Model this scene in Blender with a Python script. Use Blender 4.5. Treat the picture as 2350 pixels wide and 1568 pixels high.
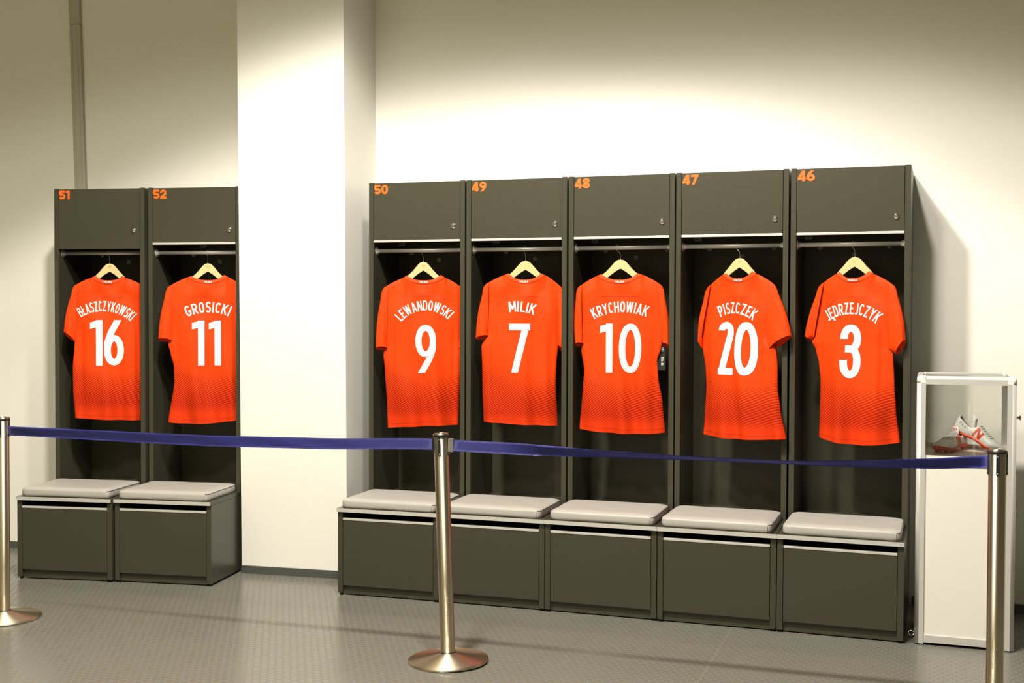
import bpy, bmesh, math, random
from mathutils import Vector, Matrix

# ------------------------------------------------------------------ camera, light, exposure
sc = bpy.context.scene
for o in list(bpy.data.objects): bpy.data.objects.remove(o)
C = sc.collection
YAW, PITCH, ROLL = 0.3354, 0.0241, 0.0032
fw = Vector((-math.sin(YAW)*math.cos(PITCH), math.cos(YAW)*math.cos(PITCH), -math.sin(PITCH)))
rt = Vector((math.cos(YAW), math.sin(YAW), 0)); up = rt.cross(fw)
rt2 = math.cos(ROLL)*rt + math.sin(ROLL)*up; up2 = -math.sin(ROLL)*rt + math.cos(ROLL)*up
cam = bpy.data.cameras.new('camera'); camo = bpy.data.objects.new('camera', cam); C.objects.link(camo)
M = Matrix((rt2, up2, -fw)).transposed().to_4x4(); M.translation = Vector((2.8795, -5.9624, 1.4473))
camo.matrix_world = M
cam.sensor_width = 36; cam.lens = 2742.1/2350*36; cam.clip_start = 0.05
sc.camera = camo
sc.view_settings.view_transform = 'Standard'; sc.view_settings.look = 'None'
sc.view_settings.gamma = 1; sc.view_settings.use_curve_mapping = False
sc.view_settings.exposure = 0.0
w = bpy.data.worlds.new('world'); sc.world = w; w.use_nodes = True
w.node_tree.nodes['Background'].inputs[0].default_value = (1, .93, .8, 1)
w.node_tree.nodes['Background'].inputs[1].default_value = 0.02
LC = (1.0, 0.94, 0.83)
def spot(name, loc, energy, half, blend, radius, col=LC):
    l = bpy.data.lights.new(name, 'SPOT'); l.energy = energy; l.color = col
    l.spot_size = 2*math.radians(half); l.spot_blend = blend; l.shadow_soft_size = radius
    o = bpy.data.objects.new(name, l); o.location = loc; C.objects.link(o); return o
# recessed ceiling downlights over the lockers and a weaker row behind them, all out of the frame
spot('downlight', (0.80, -2.85, 4.98), 1120, 55, .14, .16)
spot('downlight', (2.00, -2.85, 4.98), 560, 55, .14, .16)
spot('downlight', (1.10, -4.40, 4.98), 430, 68, .12, .25)
fl = bpy.data.lights.new('ambient_fill', 'AREA'); fl.shape = 'RECTANGLE'; fl.size = 6; fl.size_y = 3; fl.energy = 185; fl.color = (1, .87, .47)  # added warm fill that lifts the ambient level, not a fixture of the room
flo = bpy.data.objects.new('ambient_fill', fl); flo.location = (-0.9, -6.0, 5.2); C.objects.link(flo)

# ------------------------------------------------------------------ materials
def mat(name, col, rough=.5, metal=0.0, spec=.5, sheen=0.0, aniso=0.0):
    m = bpy.data.materials.new(name); m.use_nodes = True
    b = m.node_tree.nodes['Principled BSDF']
    b.inputs['Base Color'].default_value = (*col, 1); b.inputs['Roughness'].default_value = rough
    b.inputs['Metallic'].default_value = metal; b.inputs['Specular IOR Level'].default_value = spec
    if sheen: b.inputs['Sheen Weight'].default_value = sheen
    if aniso: b.inputs['Anisotropic'].default_value = aniso
    return m
class NT:
    def __init__(s, m): s.t = m.node_tree; s.b = s.t.nodes['Principled BSDF']
    def n(s, typ, **kw):
        x = s.t.nodes.new(typ)
        for k, v in kw.items(): setattr(x, k, v)
        return x
    def l(s, a, b): s.t.links.new(a, b)
    def m(s, op, a, b=None, c=None):
        x = s.t.nodes.new('ShaderNodeMath'); x.operation = op
        for i, v in enumerate((a, b, c)):
            if v is None: continue
            if isinstance(v, (int, float)): x.inputs[i].default_value = v
            else: s.l(v, x.inputs[i])
        return x.outputs[0]
    def mix(s, f, a, b):
        x = s.t.nodes.new('ShaderNodeMix'); x.data_type = 'RGBA'
        if isinstance(f, (int, float)): x.inputs[0].default_value = f
        else: s.l(f, x.inputs[0])
        for i, v in ((6, a), (7, b)):
            if isinstance(v, tuple): x.inputs[i].default_value = (*v, 1)
            else: s.l(v, x.inputs[i])
        return x.outputs[2]
    def smooth(s, v, a, b):
        x = s.t.nodes.new('ShaderNodeMapRange'); x.interpolation_type = 'SMOOTHSTEP'
        s.l(v, x.inputs[0]); x.inputs[1].default_value = a; x.inputs[2].default_value = b
        return x.outputs[0]

m_wall = mat('wall_paint', (.80, .785, .735), .75, spec=.2)
T = NT(m_wall); ns = T.n('ShaderNodeTexNoise'); ns.inputs['Scale'].default_value = 90
tc = T.n('ShaderNodeTexCoord'); T.l(tc.outputs['Object'], ns.inputs['Vector'])
bp = T.n('ShaderNodeBump'); bp.inputs['Strength'].default_value = .04; bp.inputs['Distance'].default_value = .004
T.l(ns.outputs[0], bp.inputs['Height']); T.l(bp.outputs[0], T.b.inputs['Normal'])
m_ceil = mat('ceiling_paint', (.5, .49, .43), .9)
m_far = mat('far_wall_paint', (.5, .48, .41), .85)

def laminate(name, col, rough):
    m = mat(name, col, rough, spec=.45); T = NT(m)
    tc = T.n('ShaderNodeTexCoord'); ns = T.n('ShaderNodeTexNoise'); ns.inputs['Scale'].default_value = 260; ns.inputs['Detail'].default_value = 3
    T.l(tc.outputs['Object'], ns.inputs['Vector'])
    T.l(T.mix(ns.outputs[0], tuple(c*.9 for c in col), tuple(c*1.1 for c in col)), T.b.inputs['Base Color'])
    return m
m_lam = laminate('dark_grey_laminate', (.050, .047, .031), .33)
m_black = mat('black_plastic', (.012, .012, .013), .4)
m_gap = mat('dark_recess', (.02, .019, .018), .7)
m_alu = mat('brushed_aluminium', (.74, .73, .70), .38, 1.0)
m_alu2 = mat('satin_aluminium', (.66, .655, .63), .36, .35)
m_edge = mat('pale_edge_band', (.62, .61, .58), .35, .3)
m_chrome = mat('chrome', (.85, .85, .83), .16, 1.0)
m_steel = mat('rod_steel', (.50, .49, .46), .42, .45)
m_cush = mat('grey_leatherette', (.40, .385, .36), .42, spec=.4)
m_seam = mat('cushion_piping', (.10, .10, .10), .5)
m_wood = mat('pale_wood', (.66, .48, .23), .45)
m_wire = mat('hanger_wire', (.6, .6, .6), .25, 1.0)
m_stamp = mat('wood_stamp', (.30, .20, .10), .6)
m_white = mat('white_print', (.80, .80, .80), .5)
m_out = mat('print_outline', (.42, .25, .30), .5)
m_crest = mat('print_mark', (.60, .60, .58), .5)
m_orange = mat('orange_digits', (.95, .13, .008), .5)
m_tagp = mat('stock_plate', (.42, .41, .38), .5)
m_tagink = mat('stock_ink', (.02, .02, .02), .5)
m_disc = mat('screw_cover', (.50, .48, .42), .5)
m_skirt = mat('baseboard_vinyl', (.07, .075, .068), .5)
m_duct = mat('trunking_paint', (.42, .41, .35), .6)
m_panel = mat('white_panel', (.78, .76, .71), .45)
m_yel = mat('price_card', (.015, .015, .015), .5)
m_ink = mat('marker_ink', (.06, .06, .08), .5)

# stainless barrier posts: brushed around the tube, so highlights stretch along it
def brushed(name, col, rough, an):
    m = mat(name, col, rough, 1.0, aniso=an); T = NT(m)
    tg = T.n('ShaderNodeTangent'); tg.direction_type = 'RADIAL'; tg.axis = 'Z'; T.l(tg.outputs[0], T.b.inputs['Tangent']); T.b.inputs['Anisotropic Rotation'].default_value = .25
    return m
m_post = brushed('brushed_brassy_steel', (.66, .60, .46), .50, 1.0)
m_base = brushed('brushed_base_steel', (.62, .55, .42), .52, .9)

# belt webbing
m_belt = mat('blue_webbing', (.028, .026, .19), .55, sheen=.25)
T = NT(m_belt); uv = T.n('ShaderNodeUVMap'); uv.uv_map = 'UVMap'; sp = T.n('ShaderNodeSeparateXYZ'); T.l(uv.outputs[0], sp.inputs[0])
wv = T.m('SINE', T.m('MULTIPLY', sp.outputs[1], 2*math.pi*11))
ns = T.n('ShaderNodeTexNoise'); mp = T.n('ShaderNodeMapping'); mp.inputs['Scale'].default_value = (9, 40, 1)
T.l(uv.outputs[0], mp.inputs[0]); T.l(mp.outputs[0], ns.inputs['Vector']); ns.inputs['Scale'].default_value = 1.3
f = T.m('ADD', T.m('MULTIPLY', wv, .05), T.m('MULTIPLY_ADD', ns.outputs[0], 1.1, -.1))
T.l(T.mix(f, (.009, .011, .10), (.040, .044, .35)), T.b.inputs['Base Color'])
bp = T.n('ShaderNodeBump'); bp.inputs['Strength'].default_value = .1; bp.inputs['Distance'].default_value = .001
T.l(wv, bp.inputs['Height']); T.l(bp.outputs[0], T.b.inputs['Normal'])

# jersey cloth: UV holds metres across / above the floor, stripes fade in below the chest
m_jer = mat('red_jersey', (.78, .05, .008), .6, spec=.12, sheen=.05)
m_jer.node_tree.nodes['Principled BSDF'].inputs['Sheen Tint'].default_value = (1, .35, .1, 1)
T = NT(m_jer); uv = T.n('ShaderNodeUVMap'); uv.uv_map = 'UVMap'; sp = T.n('ShaderNodeSeparateXYZ'); T.l(uv.outputs[0], sp.inputs[0])
X, Z = sp.outputs[0], sp.outputs[1]
wob = T.m('MULTIPLY', T.m('SINE', T.m('ADD', T.m('MULTIPLY', X, 31), T.m('MULTIPLY', Z, 11))), .0026)
g = T.m('SUBTRACT', T.m('MULTIPLY', X, .62), T.m('MULTIPLY', T.m('MULTIPLY', X, X), .95))
ph = T.m('DIVIDE', T.m('ADD', T.m('SUBTRACT', Z, g), wob), .0132)
tri = T.m('ABSOLUTE', T.m('SUBTRACT', T.m('FRACT', ph), .5))          # 0..0.5
zz = T.m('ADD', T.m('SUBTRACT', Z, T.m('MULTIPLY', T.m('MULTIPLY', X, X), 1.6)), T.m('MULTIPLY', X, .15))
thr = T.m('MULTIPLY_ADD', T.smooth(zz, 1.17, .95), .24, .06)
line = T.m('SUBTRACT', 1, T.m('MULTIPLY_ADD', T.m('SUBTRACT', tri, thr), 14, .5))
line = T.m('MINIMUM', T.m('MAXIMUM', line, 0), 1)
amp = T.m('MULTIPLY', T.smooth(zz, 1.16, 1.03), T.smooth(Z, .865, .935))
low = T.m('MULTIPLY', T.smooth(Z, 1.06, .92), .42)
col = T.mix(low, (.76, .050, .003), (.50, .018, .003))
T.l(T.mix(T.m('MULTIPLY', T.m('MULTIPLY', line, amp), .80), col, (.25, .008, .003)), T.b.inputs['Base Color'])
m_rib = mat('jersey_rib', (.78, .052, .004), .65, spec=.2)
m_stitch = mat('jersey_stitch', (.50, .024, .004), .7)

# floor: grey rubber with round studs set in a hexagonal lattice
m_floor = mat('studded_rubber', (.2, .2, .19), .32, spec=.5)
T = NT(m_floor); tc = T.n('ShaderNodeTexCoord'); sp = T.n('ShaderNodeSeparateXYZ'); T.l(tc.outputs['Object'], sp.inputs[0])
P_ = .0347; Q_ = P_*math.sqrt(3)
def lat(ox, oy):
    x = T.m('SUBTRACT', T.m('FRACT', T.m('ADD', T.m('DIVIDE', sp.outputs[0], P_), ox)), .5)
    y = T.m('SUBTRACT', T.m('FRACT', T.m('ADD', T.m('DIVIDE', sp.outputs[1], Q_), oy)), .5)
    x = T.m('MULTIPLY', x, P_); y = T.m('MULTIPLY', y, Q_)
    return T.m('SQRT', T.m('ADD', T.m('MULTIPLY', x, x), T.m('MULTIPLY', y, y)))
d = T.m('MINIMUM', lat(0, 0), lat(.5, .5))
top = T.smooth(d, .0158, .0147)
ns = T.n('ShaderNodeTexNoise'); ns.inputs['Scale'].default_value = 2.2; ns.inputs['Detail'].default_value = 5; T.l(tc.outputs['Object'], ns.inputs['Vector'])
base = T.mix(ns.outputs[0], (.125, .125, .118), (.170, .169, .158))
seam = T.smooth(T.m('ABSOLUTE', T.m('SUBTRACT', sp.outputs[0], 2.04)), .0016, .0006)
colr = T.mix(top, (.165, .150, .105), base)
T.l(T.mix(T.m('MULTIPLY', seam, .6), colr, (.33, .30, .2)), T.b.inputs['Base Color'])
T.l(T.m('MULTIPLY_ADD', top, -.29, .51), T.b.inputs['Roughness'])
bp = T.n('ShaderNodeBump'); bp.inputs['Strength'].default_value = .3; bp.inputs['Distance'].default_value = .001
T.l(top, bp.inputs['Height']); T.l(bp.outputs[0], T.b.inputs['Normal'])

# clear panes
m_glass = bpy.data.materials.new('clear_pane'); m_glass.use_nodes = True
nt = m_glass.node_tree; nt.nodes.remove(nt.nodes['Principled BSDF'])
tr = nt.nodes.new('ShaderNodeBsdfTransparent'); tr.inputs[0].default_value = (.95, .955, .94, 1)
gl = nt.nodes.new('ShaderNodeBsdfGlossy'); gl.inputs['Roughness'].default_value = .02
fr = nt.nodes.new('ShaderNodeFresnel'); fr.inputs[0].default_value = 1.5
mx = nt.nodes.new('ShaderNodeMixShader'); nt.links.new(fr.outputs[0], mx.inputs[0]); nt.links.new(tr.outputs[0], mx.inputs[1]); nt.links.new(gl.outputs[0], mx.inputs[2])
nt.links.new(mx.outputs[0], nt.nodes['Material Output'].inputs[0])

# ------------------------------------------------------------------ mesh helpers
def box(bm, x0, x1, y0, y1, z0, z1, bev=0, seg=2, mi=0):
    r = bmesh.ops.create_cube(bm, size=1)
    vs = r['verts']
    for v in vs:
        v.co = Vector((x0 if v.co.x < 0 else x1, y0 if v.co.y < 0 else y1, z0 if v.co.z < 0 else z1))
    fs = set(f for v in vs for f in v.link_faces)
    for f in fs: f.material_index = mi
    if bev:
        es = list(set(e for v in vs for e in v.link_edges))
        bmesh.ops.bevel(bm, geom=es, offset=bev, segments=seg, affect='EDGES', profile=.5, clamp_overlap=True)
def bxm(*a, **k):
    bm = bmesh.new(); box(bm, *a, **k); return bm
def lathe(bm, prof, n=48, c=(0, 0, 0), axis='z', mi=0, cap=True):
    rings = []
    for r, h in prof:
        ring = []
        for i in range(n):
            a = 2*math.pi*i/n
            if axis == 'z': p = (c[0]+r*math.cos(a), c[1]+r*math.sin(a), c[2]+h)
            elif axis == 'y': p = (c[0]+r*math.cos(a), c[1]+h, c[2]+r*math.sin(a))
            else: p = (c[0]+h, c[1]+r*math.cos(a), c[2]+r*math.sin(a))
            ring.append(bm.verts.new(p))
        rings.append(ring)
    for A, B in zip(rings, rings[1:]):
        for i in range(n):
            f = bm.faces.new((A[i], A[(i+1) % n], B[(i+1) % n], B[i])); f.material_index = mi; f.smooth = True
    if cap:
        for R in (rings[0], rings[-1]):
            try: f = bm.faces.new(R); f.material_index = mi
            except ValueError: pass
    return rings
def tube(bm, pts, r, n=8, mi=0):
    pts = [Vector(p) for p in pts]; rings = []
    for i, p in enumerate(pts):
        t = (pts[min(i+1, len(pts)-1)]-pts[max(i-1, 0)]).normalized()
        a = t.orthogonal().normalized() if i == 0 else (prev-prev.dot(t)*t).normalized()
        prev = a; b = t.cross(a)
        rings.append([bm.verts.new(p+r*(math.cos(2*math.pi*k/n)*a+math.sin(2*math.pi*k/n)*b)) for k in range(n)])
    for A, B in zip(rings, rings[1:]):
        for k in range(n):
            f = bm.faces.new((A[k], A[(k+1) % n], B[(k+1) % n], B[k])); f.smooth = True; f.material_index = mi
    bm.faces.new(rings[0]); bm.faces.new(rings[-1])
def prism(bm, poly, y0, y1, bev=0, mi=0):        # poly in (x, z)
    A = [bm.verts.new((x, y0, z)) for x, z in poly]; B = [bm.verts.new((x, y1, z)) for x, z in poly]
    fs = [bm.faces.new(A), bm.faces.new(B[::-1])]
    for i in range(len(A)): fs.append(bm.faces.new((A[i], B[i], B[(i+1) % len(A)], A[(i+1) % len(A)])))
    for f in fs: f.material_index = mi
    if bev:
        es = [e for e in fs[0].edges]+[e for e in fs[1].edges]
        bmesh.ops.bevel(bm, geom=es, offset=bev, segments=2, affect='EDGES', profile=.5, clamp_overlap=True)
def vprism(bm, poly, z0, z1, lean=0):            # poly in (x, y)
    A = [bm.verts.new((x, y, z0)) for x, y in poly]; B = [bm.verts.new((x-lean*(z1-z0), y, z1)) for x, y in poly]
    bm.faces.new(A[::-1]); bm.faces.new(B)
    for i in range(len(A)): bm.faces.new((A[i], A[(i+1) % len(A)], B[(i+1) % len(A)], B[i]))
def obj(name, bm, m, parent=None, smooth=False, label=None):
    bmesh.ops.recalc_face_normals(bm, faces=bm.faces)
    me = bpy.data.meshes.new(name); bm.to_mesh(me); bm.free()
    for x in (m if isinstance(m, (list, tuple)) else (m,)): me.materials.append(x)
    if smooth:
        for p in me.polygons: p.use_smooth = True
    o = bpy.data.objects.new(name, me); C.objects.link(o)
    if parent: o.parent = parent
    if label: o['label'] = label
    return o
def tag(o, label, cat, group=None):
    o['label'] = label; o['category'] = cat
    if group: o['group'] = group
    return o
def thing(name, label, cat, loc=(0, 0, 0), rotz=0, group=None):
    o = bpy.data.objects.new(name, None); o.empty_display_size = .1; C.objects.link(o)
    o.location = loc; o.rotation_euler = (0, 0, rotz); return tag(o, label, cat, group)
def struct(name, bm, m, parent=None):
    o = obj(name, bm, m, parent)
    if not parent: o['kind'] = 'structure'
    return o
def dup_part(src, parent):
    c = src.copy(); C.objects.link(c); c.parent = parent
    for ch in src.children:
        g = ch.copy(); C.objects.link(g); g.parent = c
    return c

# ------------------------------------------------------------------ lettering: every glyph is a set of strokes
def arc(cx, cy, rx, ry, a0, a1, n=14, e=2.0):
    out = []
    for i in range(n+1):
        a = math.radians(a0+(a1-a0)*i/n); c, s = math.cos(a), math.sin(a)
        out.append((cx+rx*math.copysign(abs(c)**(2/e), c), cy+ry*math.copysign(abs(s)**(2/e), s)))
    return out
def glyph(ch, w, s):
    """centre-line strokes of a capital or digit in a box w wide, 1 high, stroke s"""
    h = s/2; T_, B_ = 1-h, h; L_, R_ = h, w-h; cx = w/2; rx = cx-h
    S = []
    bowl = lambda y0, y1, x0, R=None: [(x0, y1)]+arc((R or R_)-min((y1-y0)/2, rx), (y0+y1)/2, min((y1-y0)/2, rx), (y1-y0)/2, 90, -90)+[(x0, y0)]
    if ch == 'I': S = [[(h, 0), (h, 1)]]
    elif ch in 'LŁ':
        S = [[(L_, 1), (L_, 0)], [(0, B_), (w, B_)]]
        if ch == 'Ł': S.append([(-.10, .40), (w*.62, .62)])
    elif ch in 'EĘ':
        S = [[(L_, 1), (L_, 0)], [(0, T_), (w, T_)], [(0, .51), (w*.88, .51)], [(0, B_), (w, B_)]]
        if ch == 'Ę': S.append(arc(w*.88, -.10, .11, .11, 100, 290, 10))
    elif ch == 'A':
        S = [[(h, 0), (cx-.01, 1)], [(w-h, 0), (cx+.01, 1)], [(w*.24, .28), (w*.76, .28)]]
    elif ch == 'B':
        S = [[(L_, 0), (L_, 1)], bowl(.53, T_, L_, R_-.03), bowl(B_, .53, L_)]
    elif ch == 'P': S = [[(L_, 0), (L_, 1)], bowl(.43, T_, L_)]
    elif ch == 'R': S = [[(L_, 0), (L_, 1)], bowl(.46, T_, L_), [(w*.45, .46), (w-h*.9, 0)]]
    elif ch == 'D': S = [[(L_, 0), (L_, 1)], [(L_, T_)]+arc(R_-rx, .5, rx, .5-h, 90, -90, 20, 2.4)+[(L_, B_)]]
    elif ch == 'O': S = [arc(cx, .5, rx, .5-h, 0, 360, 36, 2.3)]
    elif ch == 'C': S = [arc(cx, .5, rx, .5-h, 38, 322, 30, 2.4)]
    elif ch == 'G': S = [arc(cx, .5, rx, .5-h, 38, 345, 30, 2.4)+[(R_, .46)], [(cx, .47), (w, .47)]]
    elif ch == 'S':
        S = [arc(cx, .735, rx, .265-h, 25, 180, 12, 2.2)+arc(cx, .735, rx, .235, 180, 245, 5)+arc(cx, .265, rx, .235, 65, 0, 5)+arc(cx, .265, rx, .265-h, 0, -155, 12, 2.2)]
    elif ch == 'H': S = [[(L_, 0), (L_, 1)], [(R_, 0), (R_, 1)], [(L_, .5), (R_, .5)]]
    elif ch == 'J': S = [[(R_, 1), (R_, .3)]+arc(cx, h+rx*1.0, rx, rx, 0, -150, 12)]
    elif ch == 'K': S = [[(L_, 0), (L_, 1)], [(L_, .36), (w-h, 1)], [(w*.38, .56), (w-h*.8, 0)]]
    elif ch == 'M': S = [[(L_, 0), (L_, 1)], [(R_, 0), (R_, 1)], [(L_, 1), (cx, .25)], [(R_, 1), (cx, .25)]]
    elif ch == 'N': S = [[(L_, 0), (L_, 1)], [(R_, 0), (R_, 1)], [(L_+.01, 1), (R_-.01, 0)]]
    elif ch == 'W':
        S = [[(h, 1), (w*.28, 0)], [(w*.28, 0), (cx, 1)], [(cx, 1), (w*.72, 0)], [(w*.72, 0), (w-h, 1)]]
    elif ch == 'Y': S = [[(h, 1), (cx, .42)], [(w-h, 1), (cx, .42)], [(cx, .50), (cx, 0)]]
    elif ch == 'Z': S = [[(0, T_), (w, T_)], [(0, B_), (w, B_)], [(h*1.15, 0), (w-h*1.15, 1)]]
    elif ch == '0': S = [arc(cx, .5, rx, .5-h, 0, 360, 40, 2.2)]
    elif ch == '1': S = [[(R_, 0), (R_, 1)], [(0, 1-h-.055), (R_, 1-h)]]
    elif ch == '2': S = [arc(cx, 1-h-rx, rx, rx, 185, 0, 16)+[(R_, 1-h-rx-.08), (h*1.25, s*.6), (h*1.1, 0)], [(0, B_), (w, B_)]]
    elif ch == '3':
        m_ = .545
        S = [[(h, .73)]+arc(cx, (m_+T_)/2, rx, (T_-m_)/2, 176, -90, 20, 2.15), arc(cx, (m_+B_)/2, rx, (m_-B_)/2, 90, -176, 22, 2.15)+[(h, .335)], [(w*.24, m_), (cx+.01, m_)]]
    elif ch == '4': S = [[(w*.70, 0), (w*.70, 1)], [(0, .20+h*.5), (w, .20+h*.5)], [(h*.9, .26), (w*.66, 1)]]
    elif ch == '5': S = [[(w*.14, T_), (w*.95, T_)], [(w*.22, 1), (w*.16, .50)], [(w*.14, .52)]+arc(cx, .33, rx, .33-h, 118, -160, 22, 2.1)]
    elif ch == '6': S = [arc(cx, .335, rx, .335-h, 0, 360, 32, 2.1), [(w*.86-h, 1), (w*.34, .72), (h*1.02, .50), (h, .335)]]
    elif ch == '9': S = [[(w-x, 1-y) for x, y in st] for st in glyph('6', w, s)]
    elif ch == '7': S = [[(0, T_), (w, T_)], [(w*.28, 0), (w-h*1.1, 1)]]
    elif ch == '8': S = [arc(cx, .755, rx-.02, .245-h*.8, 0, 360, 28, 2.1), arc(cx, .275, rx, .275-h, 0, 360, 28, 2.1)]
    return S
def strokes_faces(st, s, off=0.0, half=None, step=.05):
    """quads (lists of 4 xy) covering one stroke; ends that sit on the base or cap line are cut level"""
    pts = [Vector(p) for p in st]; closed = (pts[0]-pts[-1]).length < 1e-5
    q = [pts[0]]
    for a, b in zip(pts, pts[1:]):
        n = max(1, int((b-a).length/step))
        for i in range(1, n+1): q.append(a+(b-a)*i/n)
    pts = q
    ded = [pts[0]]
    for p in pts[1:]:
        if (p-ded[-1]).length > 1e-5: ded.append(p)
    pts = ded; N = len(pts); half = s/2 if half is None else half
    Ls, Rs = [], []
    for i, p in enumerate(pts):
        if closed: a = pts[(i-1) % (N-1)] if i else pts[N-2]; b = pts[(i+1)] if i < N-1 else pts[1]
        else: a = pts[max(i-1, 0)]; b = pts[min(i+1, N-1)]
        d1 = (p-a).normalized() if (p-a).length > 1e-7 else (b-p).normalized()
        d2 = (b-p).normalized() if (b-p).length > 1e-7 else d1
        d = (d1+d2); d = d.normalized() if d.length > 1e-3 else d1
        n = Vector((-d.y, d.x)); k = 1/max(.55, n.dot(Vector((-d1.y, d1.x))))
        l, r = p+n*(off+half)*k, p+n*(off-half)*k
        if not closed and i in (0, N-1) and (p.y < 1e-4 or p.y > 1-1e-4) and abs(d.y) > .35:
            l = l+d*((p.y-l.y)/d.y); r = r+d*((p.y-r.y)/d.y)
        if not closed and i in (0, N-1) and abs(p.x) < 1e-4 and abs(d.x) > .6:
            l = l+d*((p.x-l.x)/d.x); r = r+d*((p.x-r.x)/d.x)
        Ls.append(l); Rs.append(r)
    out = []; NL = 1 if half < .02 else 4
    for i in range(N-1):
        for k in range(NL):
            a, b = k/NL, (k+1)/NL
            out.append((Ls[i].lerp(Rs[i], a), Ls[i].lerp(Rs[i], b), Ls[i+1].lerp(Rs[i+1], b), Ls[i+1].lerp(Rs[i+1], a)))
    return out
def text_quads(ch, w, s, step=.05):
    out = []
    for k, st in enumerate(glyph(ch, w, s)):
        for qd in strokes_faces(st, s, step=step): out.append((k, qd))
    return out
def put_quads(bm, quads, fn, mi=0):
    for qd in quads:
        k = 0
        if len(qd) == 2: k, qd = qd
        vs = [bm.verts.new(Vector(fn(p.x, p.y))+Vector((0, -.00012*k, 0))) for p in qd]
        try: f = bm.faces.new(vs); f.material_index = mi; f.smooth = True
        except ValueError: pass

# ------------------------------------------------------------------ the room
bm = bmesh.new(); box(bm, -7, 8, -9.5, .6, -.1, 0); struct('floor', bm, m_floor)
bm = bmesh.new(); box(bm, -7, 8, -9.5, 1.2, 5.3, 5.4); struct('ceiling', bm, m_ceil)
WL = [(-7, -1.35), (-5.2, -.78), (-3.8, -.40), (-2.43, -.113), (-1.889, -.016), (-1.34, .079), (-.78, .178), (-.30, .24)]
WR = [(-.30, .235), (.007, .249), (.57, .266), (1.13, .284), (1.69, .288), (2.25, .290), (2.83, .283), (3.31, .285), (4.5, .25), (8, 0)]
bm = bmesh.new(); vprism(bm, WL+[(x, y+.15) for x, y in WL[::-1]], 0, 5.3); struct('wall_back_left', bm, m_wall)
bm = bmesh.new(); vprism(bm, WR+[(x, y+.15) for x, y in WR[::-1]], 0, 5.3); struct('wall_back_right', bm, m_wall)
for nm, a in (('wall_left', (-7.1, -7, -9.5, 0)), ('wall_right', (8, 8.1, -9.5, .2)), ('wall_front', (-7, 8, -9.6, -9.5))):
    bm = bmesh.new(); box(bm, a[0], a[1], a[2], a[3], 0, 5.3); struct(nm, bm, m_far)
bm = bmesh.new(); vprism(bm, [(-.701, -.229), (-.080, -.172), (-.092, .245), (-.70, .200)], 0, 5.3, .0072); struct('wall_pillar', bm, m_wall)
bm = bmesh.new(); vprism(bm, [(-.701, -.235), (-.074, -.178), (-.074, .1), (-.079, .1), (-.079, -.171), (-.701, -.228)], 0, .043); struct('baseboard_pillar', bm, m_skirt)
bm = bmesh.new(); P = [q for q in WL if q[0] < -1.85]; vprism(bm, [(x, y-.009) for x, y in P]+[(x, y+.01) for x, y in P[::-1]], 0, .043); struct('baseboard_left', bm, m_skirt)
bm = bmesh.new(); P = [(2.815, .284), (3.31, .285), (4.5, .25), (8, 0)]; vprism(bm, [(x, y-.009) for x, y in P]+[(x, y+.01) for x, y in P[::-1]], 0, .043); struct('baseboard_right', bm, m_skirt)

# cable trunking, a little out of plumb, above locker 51
du = thing('cable_trunking', 'grey-green vertical cable trunking on the left wall above locker 51', 'cable duct', (-1.923, -.031, 2.16), math.atan2(.097, .541))
bm = bmesh.new()
def slant(bm, f): 
    for v in bm.verts: v.co.x += f*v.co.z
box(bm, -.034, .034, -.020, .012, 0, 1.0, .003); slant(bm, -.030); obj('cover', bm, m_duct, du)
bm = bmesh.new(); box(bm, -.034, .034, -.020, .012, 1.003, 3.1, .003); slant(bm, -.030); obj('cover', bm, m_duct, du)
bm = bmesh.new()
for x in (-.018, .016): box(bm, x-.002, x+.002, -.0225, -.019, .01, .99, .0005)
slant(bm, -.030); obj('ridge', bm, m_duct, du)

# ------------------------------------------------------------------ lockers, benches, cushions
W, D, H, TH, ZB, BD = .55, .3688, 2.1429, .0263, .4483, .3862
UN = [('51', -1.8266, -.3876, .1718), ('52', -1.2705, -.2818, .1566), ('50', .0236, -.1229, .0360), ('49', .5792, -.1018, .0220),
      ('48', 1.1357, -.0902, .0069), ('47', 1.6898, -.0869, -.0007), ('46', 2.2470, -.0857, -.0161)]
STOCK = {'50': '109', '49': '110', '48': '111', '47': '112', '46': '113', '51': '107', '52': '108'}
def digits(txt, x, z, hgt, wid, s, gap, y, m, name, parent, slant_=0):
    bm = bmesh.new(); cx = x
    for ch in txt:
        ww = wid if ch not in '1' else wid*.62
        put_quads(bm, text_quads(ch, ww, s), lambda a, b: (cx+a*hgt, y, z+b*hgt))
        cx += (ww+gap)*hgt
    for f in bm.faces: f.normal_update()
    return obj(name, bm, m, parent)
carc = None
tall = {}
PLACE = {'51': 'at the far left end', '52': 'touching the left side of the pillar', '50': 'touching the right side of the pillar', '49': 'behind the middle barrier post',
         '48': 'in the middle of the five-locker row', '47': 'next to last on the right', '46': 'at the right end, beside the showcase'}
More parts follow.
